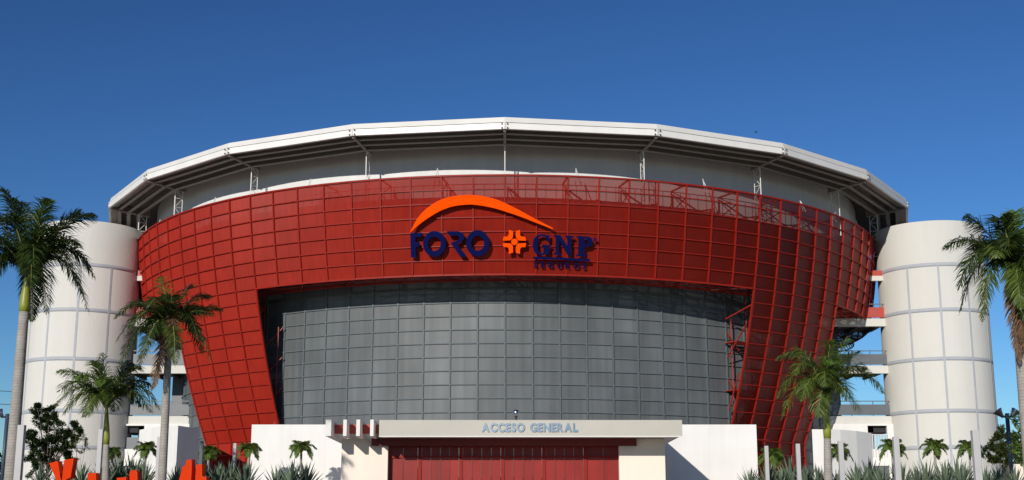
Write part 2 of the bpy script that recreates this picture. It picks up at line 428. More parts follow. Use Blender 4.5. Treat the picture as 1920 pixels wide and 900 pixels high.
for rr, hh, zz in ((29.45, .24, 22.17), (28.8, .34, 22.04), (28.1, .42, 21.92)):
    for k in range(NR):
        t0, t1 = k*DR, (k+1)*DR
        pu.bar(rpol(t0, rr, zz+hh/2), rpol(t1, rr, zz+hh/2), .09, hh)
        pu.bar(rpol(t0, rr+.10, zz+.02), rpol(t1, rr+.10, zz+.02), .22, .035)
for k in range(NR):
    for q in (.25, .5, .75):
        a = rpol(k*DR, 29.9, 22.55).lerp(rpol((k+1)*DR, 29.9, 22.55), q); b = rpol(k*DR, 28.1, 22.55).lerp(rpol((k+1)*DR, 28.1, 22.55), q)
        pu.bar(a, b, .03, .03)
for k in range(NR):
    pu.quad(rpol(k*DR, RR-.12, 22.30), rpol((k+1)*DR, RR-.12, 22.30), rpol((k+1)*DR, 29.6, 22.36), rpol(k*DR, 29.6, 22.36))
pu.build('purlin', M['purlin'], roof)
for k in range(NR):
    rm = MB(); rm.bar(rpol(k*DR, 30.1, 22.20), rpol(k*DR, 27.4, 21.86), .16, .07); rm.bar(rpol(k*DR, 30.1, 22.50), rpol(k*DR, 27.4, 22.15), .05, .5)
    rm.build('roof_beam', M['purlin'], roof)
for k in range(-6, 7):
    p = MB(); t = k*DR
    p.bar(rpol(t, 28.15, 18.8), rpol(t, 28.15, 22.3), .055, .055); p.bar(rpol(t, 27.62, 18.8), rpol(t, 27.62, 22.3), .04, .04)
    z = 18.9; q = 0
    while z < 21.9:
        a, b = (28.15, 27.62) if q % 2 else (27.62, 28.15)
        p.bar(rpol(t, a, z), rpol(t, b, z+.62), .028, .028); p.bar(rpol(t, 27.62, z), rpol(t, 28.15, z), .028, .028); z += .62; q += 1
    p.build('roof_post', M['steelw'], arena)
    if k < 6:
        p = MB(); t = (k+.5)*DR
        p.bar(rpol(t, 28.0, 19.6), rpol(t+.004, 27.6, 20.75), .035, .035); p.bar(rpol(t, 28.0, 19.6)+Vector((.35*cos(t), .35*sin(t), 0)), rpol(t+.004, 27.6, 20.7), .04, .04)
        p.build('strut', M['steelw'], arena)
# link galleries between the arena and the two stair towers
TX, TY, TR = 30.1, 92.0, 3.70
for s in (-1, 1):
    for zt, railm, y0 in ((14.28, 'redrail', 91.4), (10.95, 'rail', 91.4), (7.42, 'rail', 91.4)):
        xi, xo = X0+s*17.5, X0+s*27.0
        if zt > 14: xi = X0+s*15
        a, b = min(xi, xo), max(xi, xo)
        m = MB(); m.box(a, b, y0, y0+.35, zt-.55+ZE, zt+ZE)
        br = m.build('gallery', M['white'], arena); br['label'] = 'white floor edge of an open gallery joining arena and stair tower'
        m = MB(); m.box(a, b, y0+.353, y0+4.4, zt-.32+ZE, zt-.02+ZE)
        x = a+.5
        while x < b: m.box(x, x+.18, y0+.353, y0+4.3, zt-.55+ZE, zt-.322+ZE); x += 1.35
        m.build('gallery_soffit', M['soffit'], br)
        m = MB(); m.box(a, b, y0+.1, y0+.14, zt+.08+ZE, zt+.82+ZE); x = a+.6
        m.build('railing', M[railm], br)
        m = MB(); m.bar((a, y0+.12, zt+1.05+ZE), (b, y0+.12, zt+1.05+ZE), .06, .06)
        while x < b: m.bar((x, y0+.12, zt+ZE), (x, y0+.12, zt+1.05+ZE), .05, .05); x += 1.5
        m.build('handrail', M['rail'], br)
    m = MB(); m.box(min(X0+s*25.2, X0+s*27.0), max(X0+s*25.2, X0+s*27.0), 91.4, 91.7, 17.0+ZE, 17.35+ZE); gg = m.build('gallery', M['white'], arena)
    m = MB(); m.box(min(X0+s*25.2, X0+s*27.0), max(X0+s*25.2, X0+s*27.0), 91.45, 91.5, 17.36+ZE, 17.75+ZE); m.build('railing', M['redrail'], gg)
    m = MB(); m.box(min(X0+s*24.5, X0+s*26.1), max(X0+s*24.5, X0+s*26.1), 95.0, 95.3, 14.4+ZE, 22.0+ZE); m.build('gap_dark_sheet', M['rail'], arena)  # sheet added to darken the gap between screen and tower
    # solid lower link wall with an opening and a service door
    m = MB(); xi, xo = X0+s*20.5, X0+s*26.95
    zb, ztp = GZ-.1, 6.87+ZE
    ox0, ox1 = X0+s*25.05, X0+s*26.4
    def seg(xa, xb, z0, z1, yy=(91.2, 91.5)): m.box(min(xa, xb), max(xa, xb), yy[0], yy[1], z0, z1)
    seg(xi, ox0, zb, ztp); seg(ox1, xo, zb, ztp)
    seg(ox0, ox1, 6.75+ZE, ztp); seg(ox0, ox1, 4.0+ZE, 5.15+ZE)
    lw = m.build('link_wall', M['plain'], arena)
    m = MB(); m.box(min(ox0, ox1)-.02, max(ox0, ox1)+.02, 91.3, 91.38, zb, 4.0+ZE); m.build('service_door', M['rail'], lw)
    m = MB()
    if s < 0: m.box(min(ox0, ox1), max(ox0, ox1), 91.35, 91.4, 5.15+ZE, 5.95+ZE); m.build('railing', M['rail'], lw)
    else:
        for q in range(7): xx = ox0+(ox1-ox0)*(q+.3)/7; m.box(xx, xx+.07, 91.15, 91.195, 4.6+ZE, 6.1+ZE)
        m.box(ox0, ox1, 91.15, 91.195, 6.1+ZE, 6.16+ZE); m.build('railing', M['steelw'], lw)
    m = MB(); xd = X0+s*25.05; m.box(min(xd, xd+s*.5), max(xd, xd+s*.5), 91.6, 94.5, 5.15+ZE, 6.8+ZE); m.box(min(ox0, ox1)-.3, max(ox0, ox1)+.3, 91.6, 94.5, 6.3+ZE, 6.8+ZE); m.build('opening_reveal', M['dark'], lw)
    # dark inner wall closing the view behind the gallery near the drum
    m = MB(); m.box(min(X0+s*19, X0+s*24.2), max(X0+s*19, X0+s*24.2), 94.8, 95.2, zb, 18.0+ZE); m.build('inner_wall', M['rail'], arena)
# curved dark stair truss under the upper right gallery
m = MB()
for q in range(14):
    t0, t1 = q/13*pi*.5, (q+1)/13*pi*.5
    for (ra, zz) in ((2.6, 0), (2.6, -.5)):
        m.bar((X0+22.6+ra*sin(t0), 91.5+ra*(1-cos(t0))*1.2, 13.2+ZE-.9*cos(t0)+zz*(1-t0/2)), (X0+22.6+ra*sin(t1), 91.5+ra*(1-cos(t1))*1.2, 13.2+ZE-.9*cos(t1)+zz*(1-t1/2)), .07, .07)
    m.bar((X0+22.6+2.6*sin(t0), 91.5+2.6*(1-cos(t0))*1.2, 13.2+ZE-.9*cos(t0)), (X0+22.6+2.6*sin(t1), 91.5+2.6*(1-cos(t1))*1.2, 13.2+ZE-.9*cos(t1)-.5*(1-t1/2)), .05, .05)
m.build('stair_truss', M['black'], arena)

# ------------------------------------------------------------------ stair towers
for s in (-1, 1):
    cx = X0+.35+s*TX - (.25 if s < 0 else 0)
    tw = thing('stair_tower', (cx, TY, GZ), ('cream round stair tower with grey joint lines left of the arena' if s < 0 else 'cream round stair tower with grey joint lines right of the arena'), 'tower', 'round stair towers beside the arena')
    m = MB(); m.lathe([(TR+.02, GZ-.2), (TR, 20.68+ZE), (TR-.06, 20.71+ZE), (TR-.3, 20.71+ZE), (TR-.3, 19.2+ZE), (.01, 19.2+ZE)], (cx, TY, 0), 96)
    body = m.build('tower_wall', M['white'], tw)
    m = MB()
    for z in (17.58, 14.43, 11.06, 7.54, 5.12):
        r0 = TR+.02*(1-(z+ZE-GZ)/18.8)
        m.lathe([(r0-.02, z-.135+ZE), (r0+.006, z-.135+ZE), (r0+.005, z+.135+ZE), (r0-.02, z+.135+ZE)], (cx, TY, 0), 96)
    m.build('horizontal_joint', M['stripe'], body)
    m = MB()
    va = math.atan2(cx, TY)                 # direction of the tower as seen along the forecourt
    for a in (-25, 7.5, 39, 71):
        t = s*R(a)+va
        d = Vector((sin(t), -cos(t), 0))
        t2 = -va + s*R(a)
        d = Vector((sin(t2), -cos(t2), 0))
        top = 17.58
        m.bar(Vector((cx, TY, GZ))+d*(TR+.016), Vector((cx, TY, top+ZE-.1))+d*(TR+.009), .15, .02, d)
    m.build('vertical_joint', M['stripe'], body)

# ------------------------------------------------------------------ flanking walls
SW = 72.0
swt = at(945, 796, SW).z
for s in (-1, 1):
    xa, xb = (at(472, 800, SW).x, at(700, 800, SW).x) if s < 0 else (at(1190, 800, SW).x, at(1418, 800, SW).x)
    m = MB(); m.box(xa, xb, SW, SW+.35, GZ-.1, swt)
    o = m.build('garden_wall', M['plain'], origin=((xa+xb)/2, SW, GZ))
    tag(o, 'long straight white wall left of the general entrance' if s < 0 else 'long straight white wall right of the general entrance with a slanting shadow', 'wall', 'white walls flanking the entrance')
def wedge(pts, top, label):
    pts = [at(x, 800, Y).xy for x, Y in pts]; m = MB()
    base = [Vector((p[0], p[1], GZ-.1)) for p in pts]; tp = [Vector((p[0], p[1], z)) for p, z in zip(pts, top)]
    n = len(pts); m.faces(base+tp, [tuple(range(n)), tuple(range(2*n-1, n-1, -1))]+[(i, (i+1) % n, (i+1) % n+n, i+n) for i in range(n)])
    c = sum(base, Vector())/n
    o = m.build('angled_wall', M['plain'], origin=(c.x, c.y, GZ)); tag(o, label, 'wall', 'angled white walls beside the screen legs')
zt = at(334, 798, 76).z
wedge([(262, 81), (301, 78.3), (334, 76), (373, 77.9), (372, 84), (330, 86)], [at(268, 806, 81).z, at(301, 799, 78.3).z, zt, zt-.03, zt, zt], 'white angled wall block left of the left red screen leg, its right face in shade')
zt = at(1555, 805, 77).z
wedge([(1522, 77.8), (1556, 77), (1575, 77.3), (1605, 78.1), (1633, 79.3), (1580, 86)], [at(1522, 805, 77.8).z, zt, at(1575, 805.5, 77.3).z, at(1605, 808, 78.1).z, at(1633, 812, 79.3).z, zt], 'white angled wall block right of the right red screen leg')

# ------------------------------------------------------------------ general entrance
EY, EF = 64.0, 61.9
ent = thing('entrance_building', (at(945, 900, EY).x, EY, GZ), 'cream entrance block with deep canopy, projecting fins and red doors', 'entrance')
zs = at(945, 817.5, EF).z; ztp = at(945, 787.5, EF).z
for (xa, xb) in ((640, 727), (1161, 1247)):
    m = MB(); a, b = at(xa, 860, EY).x, at(xb, 860, EY).x; m.box(a, b, EY, SW, GZ-.1, zs)
    m.build('pier', M['pier'], ent)
xl, xr = at(711, 800, EF).x, at(1279, 800, EF).x
m = MB(); m.box(xl, xr, EF, EF+.12, zs, ztp); can = m.build('canopy_fascia', M['fascia_stone'], ent)
m = MB(); m.box(xl-.0, xr, EF+.123, SW-.01, zs+.03, ztp-.01); m.build('canopy_slab', M['plain'], ent)
m = MB(); m.box(xl-.0, xr+.0, EF-.03, EF+.05, zs-.045, zs-.003); m.build('drip_edge', M['plain'], can)
finx = [(610.5, 621), (643.5, 650), (668, 675), (694, 700.5)]
for fa_, fb_ in finx:
    m = MB(); a, b = at(fa_, 800, EF).x, at(fb_, 800, EF).x; m.box(a, b, EF, EY+4, zs, ztp+.02); m.build('fin', M['plain'], ent)
m = MB(); a = at(622, 800, EF).x; m.box(a, xl, EF+1.1, EF+1.4, at(660, 813, EF+1.1).z, at(660, 796, EF+1.1).z); m.build('red_beam', M['redrail'], ent)
m = MB(); a, b = at(697, 830, EY-.1).x, at(1193, 830, EY-.1).x; m.box(a, b, EY-.22, EY-.003, at(945, 836, EY-.1).z, zs+.02)
m.box(at(727, 830, EY).x+.003, at(1161, 830, EY).x-.003, EY, EY+.9, at(945, 836, EY).z, zs+.02)
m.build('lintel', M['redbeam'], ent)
# doors
DY = EY+.5
dz1 = at(945, 838, DY).z; dzt = at(945, 857, DY).z
xe = [729, 787, 864, 942.5, 1019.5, 1097.5, 1161]
random.seed(3)
for i in range(6):
    a, b = at(xe[i], 860, DY).x, at(xe[i+1], 860, DY).x
    if i == 0: a -= .12
    if i == 5: b += .12
    m = MB(); m.box(a, a+.08, DY-.07, DY+.06, GZ, dz1+.3); m.box(b-.08, b-.002, DY-.07, DY+.06, GZ, dz1+.3); m.box(a+.081, b-.081, DY-.08, DY+.05, dzt-.05, dzt+.04)
    nl = 2 if i in (0, 5) else 4
    d = m.build('door_frame', M['redframe'], ent)
    for j in range(nl):
        u0, u1 = a+.085+(b-a-.17)*j/nl, a+.085+(b-a-.17)*(j+1)/nl
        m = MB(); m.cur = random.random(); m.box(u0+.02, u1-.02, DY, DY+.04, GZ+.02, dzt-.055)
        m.build('door_leaf', M['reddoor'], d)
        m = MB(); m.cur = random.random()*.4; m.box(u0+.02, u1-.02, DY+.01, DY+.05, dzt+.045, dz1+.3)
        m.box(u0-.012, u0+.015, DY-.035, DY+.02, GZ, dz1+.3)
        m.build('door_transom', M['reddoor'], d)
# silver ball lamp on the canopy
p = at(967.5, 787, 62.6); p.z = ztp-.01
lampb = thing('canopy_lamp', p, 'small silver globe lamp on a black foot on top of the entrance canopy', 'lamp')
m = MB(); m.lathe([(.0, .22), (.07, .24), (.12, .31), (.15, .40), (.14, .48), (.09, .54), (.0, .56)], p, 20); m.build('globe', M['steel'], lampb)
m = MB(); m.lathe([(.09, 0), (.09, .03), (.045, .05), (.045, .16), (.08, .24), (.0, .24)], p, 16); m.build('foot', M['black'], lampb)

# ------------------------------------------------------------------ signs
def on_screen(px, py, off=.45):
    "frame tangent to the screen for sign pieces: centre, and matrix"
    z = 20-(py-327)/32.9
    r = rb(z)
    for _ in range(20):
        q = pol(0, r, z); y_ = q.y
        vx, vy, vz = 0, y_, z
        d_ = y_*cos(PITCH)+z*sin(PITCH); ysc = 450-FPX*(-y_*sin(PITCH)+z*cos(PITCH))/d_
        z -= (py-ysc)/32.9; r = rb(z)
    X = at(px, py, YC-r*.995).x-X0
    t = math.asin(X/r)
    n = Vector((sin(t), -cos(t), 0)); sl = .087+.0212*(20-z)
    up = (Vector((0, 0, 1))+n*sl).normalized(); ex = Vector((cos(t), sin(t), 0)); nn = ex.cross(up)
    c = pol(t, r, z)+nn*off
    return Matrix(((ex.x, up.x, nn.x, c.x), (ex.y, up.y, nn.y, c.y), (ex.z, up.z, nn.z, c.z), (0, 0, 0, 1)))
U = .00692
def piece(name, splines, mt, parent, depth=.08, off=.32, bevel=0):
    "outline given in sign units (4.5 per photo pixel, y down) placed on the screen at its own centre"
    xs_ = [p[0] for sp in splines for p in sp]; ys_ = [p[1] for sp in splines for p in sp]
    cx, cy = (min(xs_)+max(xs_))/2, (min(ys_)+max(ys_))/2
    Mx = on_screen(740+cx/4.5, 350+cy/4.5, off)
    me = curve_mesh([[((x-cx)*U, -(y-cy)*U) for x, y in sp] for sp in splines], depth, bevel)
    return mesh_obj(name, me, mt, Mx, parent, world_loc(parent) if parent else (0,0,0))
def ell(cx, cy, rx, ry, n=40): return [(cx+rx*cos(2*pi*i/n), cy+ry*sin(2*pi*i/n)) for i in range(n)]
def arcp(cx, cy, rx, ry, a0, a1, n=10): return [(cx+rx*cos(R(a0+(a1-a0)*i/n)), cy+ry*sin(R(a0+(a1-a0)*i/n))) for i in range(n+1)]
def sign_root(name, px, py, label, cat='sign'):
    c = on_screen(px, py, .3).translation; return thing(name, c, label, cat)
# crescent (follows the curve of the screen in short pieces of one mesh)
outer = [(143,372),(165,328),(200,265),(240,215),(280,180),(325,148),(370,122),(420,102),(470,88),(515,81),(560,77),(600,75),(640,75),(690,79),(740,85),(795,97),(850,112),(890,127),(930,145),(990,174),(1050,205),(1115,240),(1180,275),(1255,313),(1330,350)]
inner = [(148,374),(172,350),(200,325),(248,288),(300,255),(350,225),(400,200),(440,185),(480,172),(520,164),(560,159),(605,156),(650,155),(700,160),(750,168),(800,178),(850,190),(890,202),(930,215),(990,234),(1050,255),(1115,279),(1180,305),(1250,331),(1325,358)]
sw = sign_root('crescent_emblem', 900, 390, 'orange crescent swoosh arching over the navy FORO letters', 'emblem')
fp, bp = [], []
for (a, b) in zip(outer, inner):
    for (x, y) in (a, b):
        Mx = on_screen(740+x/4.5, 350+y/4.5, .45); fp.append(Mx.translation.copy()); Mx = on_screen(740+x/4.5, 350+y/4.5, .25); bp.append(Mx.translation.copy())
m = MB(); n = len(outer)
for i in range(n-1):
    a, b, c, d = 2*i, 2*i+1, 2*i+3, 2*i+2
    m.quad(fp[a], fp[b], fp[c], fp[d]); m.quad(bp[d], bp[c], bp[b], bp[a]); m.quad(fp[a], fp[d], bp[d], bp[a]); m.quad(fp[b], bp[b], bp[c], fp[c])
m.quad(fp[0], bp[0], bp[1], fp[1]); m.quad(fp[-2], fp[-1], bp[-1], bp[-2])
m.build('crescent', M['orange'], sw)
fo = sign_root('foro_lettering', 845, 457, 'navy blue raised letters reading FORO on the red screen', 'sign lettering')
F = [(145,378),(238,378),(250,388),(250,400),(240,412),(190,412),(190,455),(208,455),(220,465),(220,488),(208,498),(190,498),(190,588),(145,582)]
O1 = [ell(346,476,97,108), ell(346,476,54,60)]
O2 = [ell(706,478,98,110), ell(706,478,54,62)]
Rr = [(450,375),(520,375)]+arcp(533,427,64,52,-90,20,10)+[(580,455),(560,475),(535,484),(612,590),(560,590),(487,482),(490,466),(530,456)]+arcp(525,432,30,22,60,-90,6)+[(480,412),(460,400)]
for sp in ([F], O1, [Rr], O2): piece('letter', sp, M['navy'], fo, .09, .34)
em = sign_root('flower_emblem', 964, 454, 'orange four-part cross flower emblem between FORO and GNP', 'emblem')
base = [(963,368),(998,378),(998,424),(991,443),(975,456),(912,458),(919,425),(946,424),(958,418),(963,404)]
for fx in (1, -1):
    for fy in (1, -1):
        sp = [(1009+(x-1009)*fx, 468+(y-468)*fy) for x, y in base]
        piece('petal', [sp], M['orange'], em, .08, .33)
piece('petal_centre', [ell(1009, 468, 27, 27)], M['orange'], em, .08, .33)
gn = sign_root('gnp_lettering', 1055, 460, 'navy blue serif letters reading GNP above a navy underline bar', 'sign lettering')
G = [(1300,402),(1300,468),(1288,468),(1278,438),(1262,422),(1238,416),(1215,424),(1203,445),(1200,490),(1206,535),(1220,556),(1240,562),(1252,556),(1252,508),(1238,500),(1238,490),(1312,490),(1312,500),(1300,508),(1300,556),(1270,572),(1235,580),(1195,570),(1170,540),(1160,492),(1168,445),(1190,415),(1232,400),(1262,404),(1282,412)]
Nn = [(1335,405),(1388,405),(1450,500),(1450,425),(1432,416),(1432,406),(1503,412),(1503,422),(1484,430),(1484,580),(1462,580),(1378,448),(1378,555),(1398,564),(1398,575),(1335,572),(1335,562),(1352,553),(1352,425),(1335,416)]
Pp = [[(1525,408),(1600,410)]+arcp(1612,455,52,45,-85,90,12)+[(1592,502),(1592,560),(1612,568),(1612,580),(1525,578),(1525,568),(1543,560),(1543,428),(1525,420)], [(1592,428),(1604,430)]+arcp(1604,456,16,26,-80,80,8)+[(1592,484)]]
for sp in ([G], [Nn], Pp): piece('letter', sp, M['navy'], gn, .06, .30)
piece('registered_mark', [ell(1682, 432, 14, 15, 16), ell(1682, 432, 6, 7, 10)], M['navy'], gn, .05, .33)
for a, b, ya, yb in ((1163,1402,590,594), (1400,1640,594,599)): piece('underline', [[(a,ya),(b,yb),(b,yb+20),(a,ya+20)]], M['navy'], gn, .06, .33)
se = sign_root('seguros_lettering', 1049, 498, 'small navy raised letters reading SEGUROS under the GNP underline', 'sign lettering')
sx = [1185, 1245, 1310, 1388, 1455, 1528, 1597]
for ch, x in zip('SEGUROS', sx):
    me = curve_mesh(None, .035, 0, ch, .45, .014)
    xs_ = [v.co.x for v in me.vertices]; ys_ = [v.co.y for v in me.vertices]
    me.transform(Matrix.Translation((-(min(xs_)+max(xs_))/2, -(min(ys_)+max(ys_))/2, 0)))
    mesh_obj('letter', me, M['navy'], on_screen(740+x/4.5, 350+(657+(x-1390)*.012)/4.5, .16), se, world_loc(se))
# canopy lettering
ac = thing('entrance_lettering', (at(993, 802, EF).x, EF-.05, at(993, 809, EF).z), 'brushed steel letters reading ACCESO GENERAL on the canopy edge', 'sign lettering')
me = curve_mesh(None, .025, 0, 'ACCESO GENERAL', .5, .016, 1.06)
xs_ = [v.co.x for v in me.vertices]; ys_ = [v.co.y for v in me.vertices]; w0 = max(xs_)-min(xs_); h0 = max(ys_)-min(ys_)
me = None
tw_ = at(1083, 802, EF).x-at(903, 802, EF).x; th_ = at(993, 794, EF).z-at(993, 809.5, EF).z
c = bpy.data.curves.new('t', 'FONT'); c.body = 'ACCESO GENERAL'; c.size = .5; c.space_character = 1.06
o = bpy.data.objects.new('t', c); col.objects.link(o); bpy.context.view_layer.update()
x = 0; adv = {}
bpy.data.objects.remove(o)
word = 'ACCESO GENERAL'; x = 0
glyphs = []
for ch in word:
    if ch == ' ': x += .22; continue
    me = curve_mesh(None, .010, 0, ch, .5, .021)
    xs_ = [v.co.x for v in me.vertices]; a, b = min(xs_), max(xs_)
    glyphs.append((me, x-a)); x += (b-a)+(.045 if ch not in 'L' else .045)
tot = x-.045
for me, dx in glyphs:
    Mx = Matrix.Translation((at(903, 802, EF).x, EF-.05, at(993, 809, EF).z)) @ Matrix.Rotation(pi/2, 4, 'X') @ Matrix.Diagonal((tw_/tot, th_/.36, 1, 1)) @ Matrix.Translation((dx, 0, 0))
    mesh_obj('letter', me, M['steel'], Mx, ac, world_loc(ac))

# ------------------------------------------------------------------ palms
def frond(mb, rc, P0, P1, P2, nl=46, ll=.62, wd=.035, plum=.5, droop=.5, rnd=random, base=.12):
    "leaflets along a bent rachis from P0 through control P1 to P2"
    P0, P1, P2 = Vector(P0), Vector(P1), Vector(P2)
    B = lambda t: P0*(1-t)**2+P1*2*t*(1-t)+P2*t*t
    D = lambda t: ((P1-P0)*(1-t)+(P2-P1)*t).normalized()
    rc.tube([B(i/8) for i in range(9)], [.035*(1-i/9.5) for i in range(9)], 4, False)
    hz = Vector((P2.x-P0.x, P2.y-P0.y, 0))
    if hz.length < .05: hz = Vector((1, 0, 0))
    side0 = Vector((-hz.y, hz.x, 0)).normalized()
    for i in range(nl):
        t = base+(1-base)*(i+.5)/nl; p = B(t); d = D(t)
        s_ = (side0-d*side0.dot(d)).normalized(); u = s_.cross(d)
        if u.z < 0: u = -u
        env = math.sin(pi*min(1, (t-base)/(1-base)*.86+.16))**.6
        for sd_ in (-1, 1):
            L_ = ll*env*rnd.uniform(.82, 1.12)
            up_ = rnd.uniform(-plum, plum)
            dirv = (s_*sd_*cos(up_)+u*sin(up_)+d*(.55+.5*t)+Vector((rnd.uniform(-.08,.08), rnd.uniform(-.08,.08), 0))).normalized()
            q0 = p; q1 = p+dirv*L_*.5; d2 = (dirv+Vector((0, 0, -droop*rnd.uniform(.6, 1.3)))).normalized(); q2 = q1+d2*L_*.5
            wv = dirv.cross(u if abs(dirv.dot(u)) < .9 else d).normalized()*wd*.5
            wv = wv if rnd.random() < .5 else (wv+u*wd*.3)
            mb.cur = min(1, max(0, rnd.gauss(.4, .25)))
            mb.faces([q0-wv*.6, q0+wv*.6, q1+wv, q1-wv, q2+wv*.1, q2-wv*.1], [(0, 1, 2, 3), (3, 2, 4, 5)])
def palm(name, base, crown, rad, fronds, label, shaft, seed, cat='palm tree', ll=.62, nl=46, group=None, wd=.035, hue='frond', plum=.5, bulge=1.1, droop=.5):
    rnd = random.Random(seed); base = Vector(base); crown = Vector(crown)
    root = thing(name, base, label, cat, group)
    H = crown-base
    def pt(t): return base+Vector((H.x*t**1.15, H.y*t, H.z*t))
    ts = 1-shaft/H.length
    m = MB(); n = 14
    m.tube([pt(ts*i/n) for i in range(n+1)], [rad*(1.12 if i == 0 else (1+.12*(bulge-1)*10*sin(pi*i/n)*.3))*(1-.22*(i/n)) for i in range(n+1)], 14)
    m.build('trunk', M['trunk'], root)
    m = MB(); m.cur = .5
    m.tube([pt(ts+(1-ts)*i/6) for i in range(7)], [rad*.80, rad*.9, rad*.86, rad*.74, rad*.6, rad*.5, rad*.3], 12)
    m.build('crownshaft', M['shaft'], root)
    for fd in fronds:
        ex, ey, ez, up = fd[:4]; kind = fd[4] if len(fd) > 4 else hue
        P0 = crown+Vector((ex, ey, 0))*.02-Vector((0, 0, .06)); P2 = crown+Vector((ex, ey, ez))
        P1 = crown+Vector((ex*.48, ey*.48, up))
        a = MB(); rc = MB()
        dead = kind == 'frondd'
        frond(a, rc, P0, P1, P2, nl, ll*(.7 if dead else 1), wd, plum*(1.4 if dead else 1), droop*(1.3 if dead else 1), rnd)
        f = a.build('frond', M[kind], root)
        if dead: f['label'] = 'brown dead frond hanging down'
        rc.build('rachis', M['rachis' if not dead else 'frondd'], f)
    return root
def ring_fronds(rnd, n, L, el0, el1):
    out = []
    for i in range(n):
        a = 2*pi*(i+rnd.uniform(-.3, .3))/n; e = rnd.uniform(el0, el1)
        out.append((L*cos(e)*cos(a), L*cos(e)*sin(a), L*sin(e), L*rnd.uniform(.5, .75)*max(.25, cos(e*.6))))
    return out
def pxf(Y, cx, cy, L, lst, seed):
    "frond tips given as photo offsets; the depth part is chosen so the frond keeps its length"
    rnd = random.Random(seed); out = []
    s = Y/FPX
    for q in lst:
        dx, dy, up = (q[0]-cx)*s, (cy-q[1])*s, q[2]*s
        l = math.hypot(dx, dy); ey = math.sqrt(max(0, (L*.9)**2-l*l))*rnd.choice((-.75, .6)) if len(q) < 4 or q[3] is None else q[3]
        out.append((dx, ey, dy, up)+((q[4],) if len(q) > 4 else ()))
    return out
# big palm at the left edge
Y = 46.0; b = at(22, 900, Y); b.z = GZ; b.x -= .05; cr = at(51, 515, Y)
fr1 = pxf(Y, 51, 515, 3.1, [(-15,345,150,.2),(5,360,150,.9),(85,368,115,-.2,'frondn'),(62,380,110,.6),(182,405,135,-.3),(186,600,130,-.6),(130,380,120,.8),(165,470,95,-.9),(170,520,120,.8),(112,606,95,-.9),(-60,450,110,.6),(-90,520,120,-.4),(-50,590,100,-.6),(-5,555,90,-1.2),(20,420,120,-1.2),(-60,380,140,-.5),(120,450,100,-1.6),(-20,480,90,-2),(90,560,80,-1.5),(40,600,70,1.4),(150,560,100,.9),(-70,560,90,.9),(100,520,100,-1.9)], 1)
palm('royal_palm', b, cr, .215, fr1, 'tallest royal palm at the left edge of the picture, leaning trunk', 1.35, 11, ll=.84, nl=92, wd=.038, droop=.65, plum=.55)
# palm in front of the red screen, left
Y = 46.0; b = at(304, 900, Y); b.z = GZ; cr = at(318, 612, Y)
fr2 = pxf(Y, 318, 612, 2.3, [(300,520,70,-.3,'frondn'),(352,530,75,.3),(232,572,60,.3),(392,590,60,-.3),(417,580,50,.2),(412,600,45,-.9),(385,645,70,-.9),(395,680,60,.5),(222,650,75,-.4),(218,668,60,.6),(240,700,50,-.9),(355,700,30,-1.6,'frondy'),(345,690,60,-1.2,'frondd'),(290,690,45,-1.5),(262,640,65,-1.6),(270,590,80,1.2),(385,550,80,.8),(340,580,80,-1.5),(300,590,80,-1.6),(296,742,-20,-.4,'frondd'),(306,735,-20,-.7,'frondd'),(250,690,50,.8),(370,660,60,1.2),(230,610,80,-1.2)], 2)
palm('royal_palm', b, cr, .15, fr2, 'dark green royal palm with hanging dead fronds before the left red screen leg', .4, 12, ll=.6, nl=74, wd=.030, hue='frond')
# bushy young palm
Y = 52.0; b = at(199, 900, Y); b.z = GZ; cr = at(200, 762, Y)
fr3 = pxf(Y, 200, 772, 2.6, [(188,672,60,-.2,'frondn'),(165,685,70,.4),(106,708,75,-.3),(112,775,70,-.6),(100,745,80,.3),(130,795,65,-.8),(300,782,85,.2),(296,790,65,-.7),(240,690,70,.3),(262,700,75,-.3),(275,735,80,.8),(180,800,50,-1.4),(235,790,60,-1.3),(215,740,70,-1.6,'frondn'),(160,730,80,-1.4,'frondn'),(150,760,60,1.2),(250,770,70,1.1),(225,680,60,.8)], 3)
palm('royal_palm', b, cr, .15, fr3, 'bushy bright green young royal palm before the left stair tower', 1.5, 13, ll=.78, nl=66, wd=.034, droop=.85, hue='frondy')
# right palm in front of the screen leg
Y = 54.0; b = at(1553, 900, Y); b.z = GZ; cr = at(1549, 742, Y)
fr4 = pxf(Y, 1549, 752, 2.7, [(1598,638,75,.2,'frondn'),(1560,650,85,-.3),(1460,685,110,.3),(1454,760,90,-.2),(1458,800,80,-.5,'frondy'),(1662,752,100,.1),(1625,665,80,.7),(1600,792,50,-.9),(1490,770,70,-1.1),(1530,745,80,-1.7),(1572,770,55,-1.5,'frondy'),(1500,665,100,.9),(1520,800,35,-1.2,'frondy'),(1640,700,80,.9),(1480,720,100,-1.),(1550,700,90,-1.4,'frondn'),(1590,700,90,1.2),(1510,760,60,1.2)], 4)
palm('royal_palm', b, cr, .185, fr4, 'green royal palm with yellow-green shaft before the right red screen leg', 1.75, 14, ll=.78, nl=66, wd=.034, droop=.85, hue='frondy')
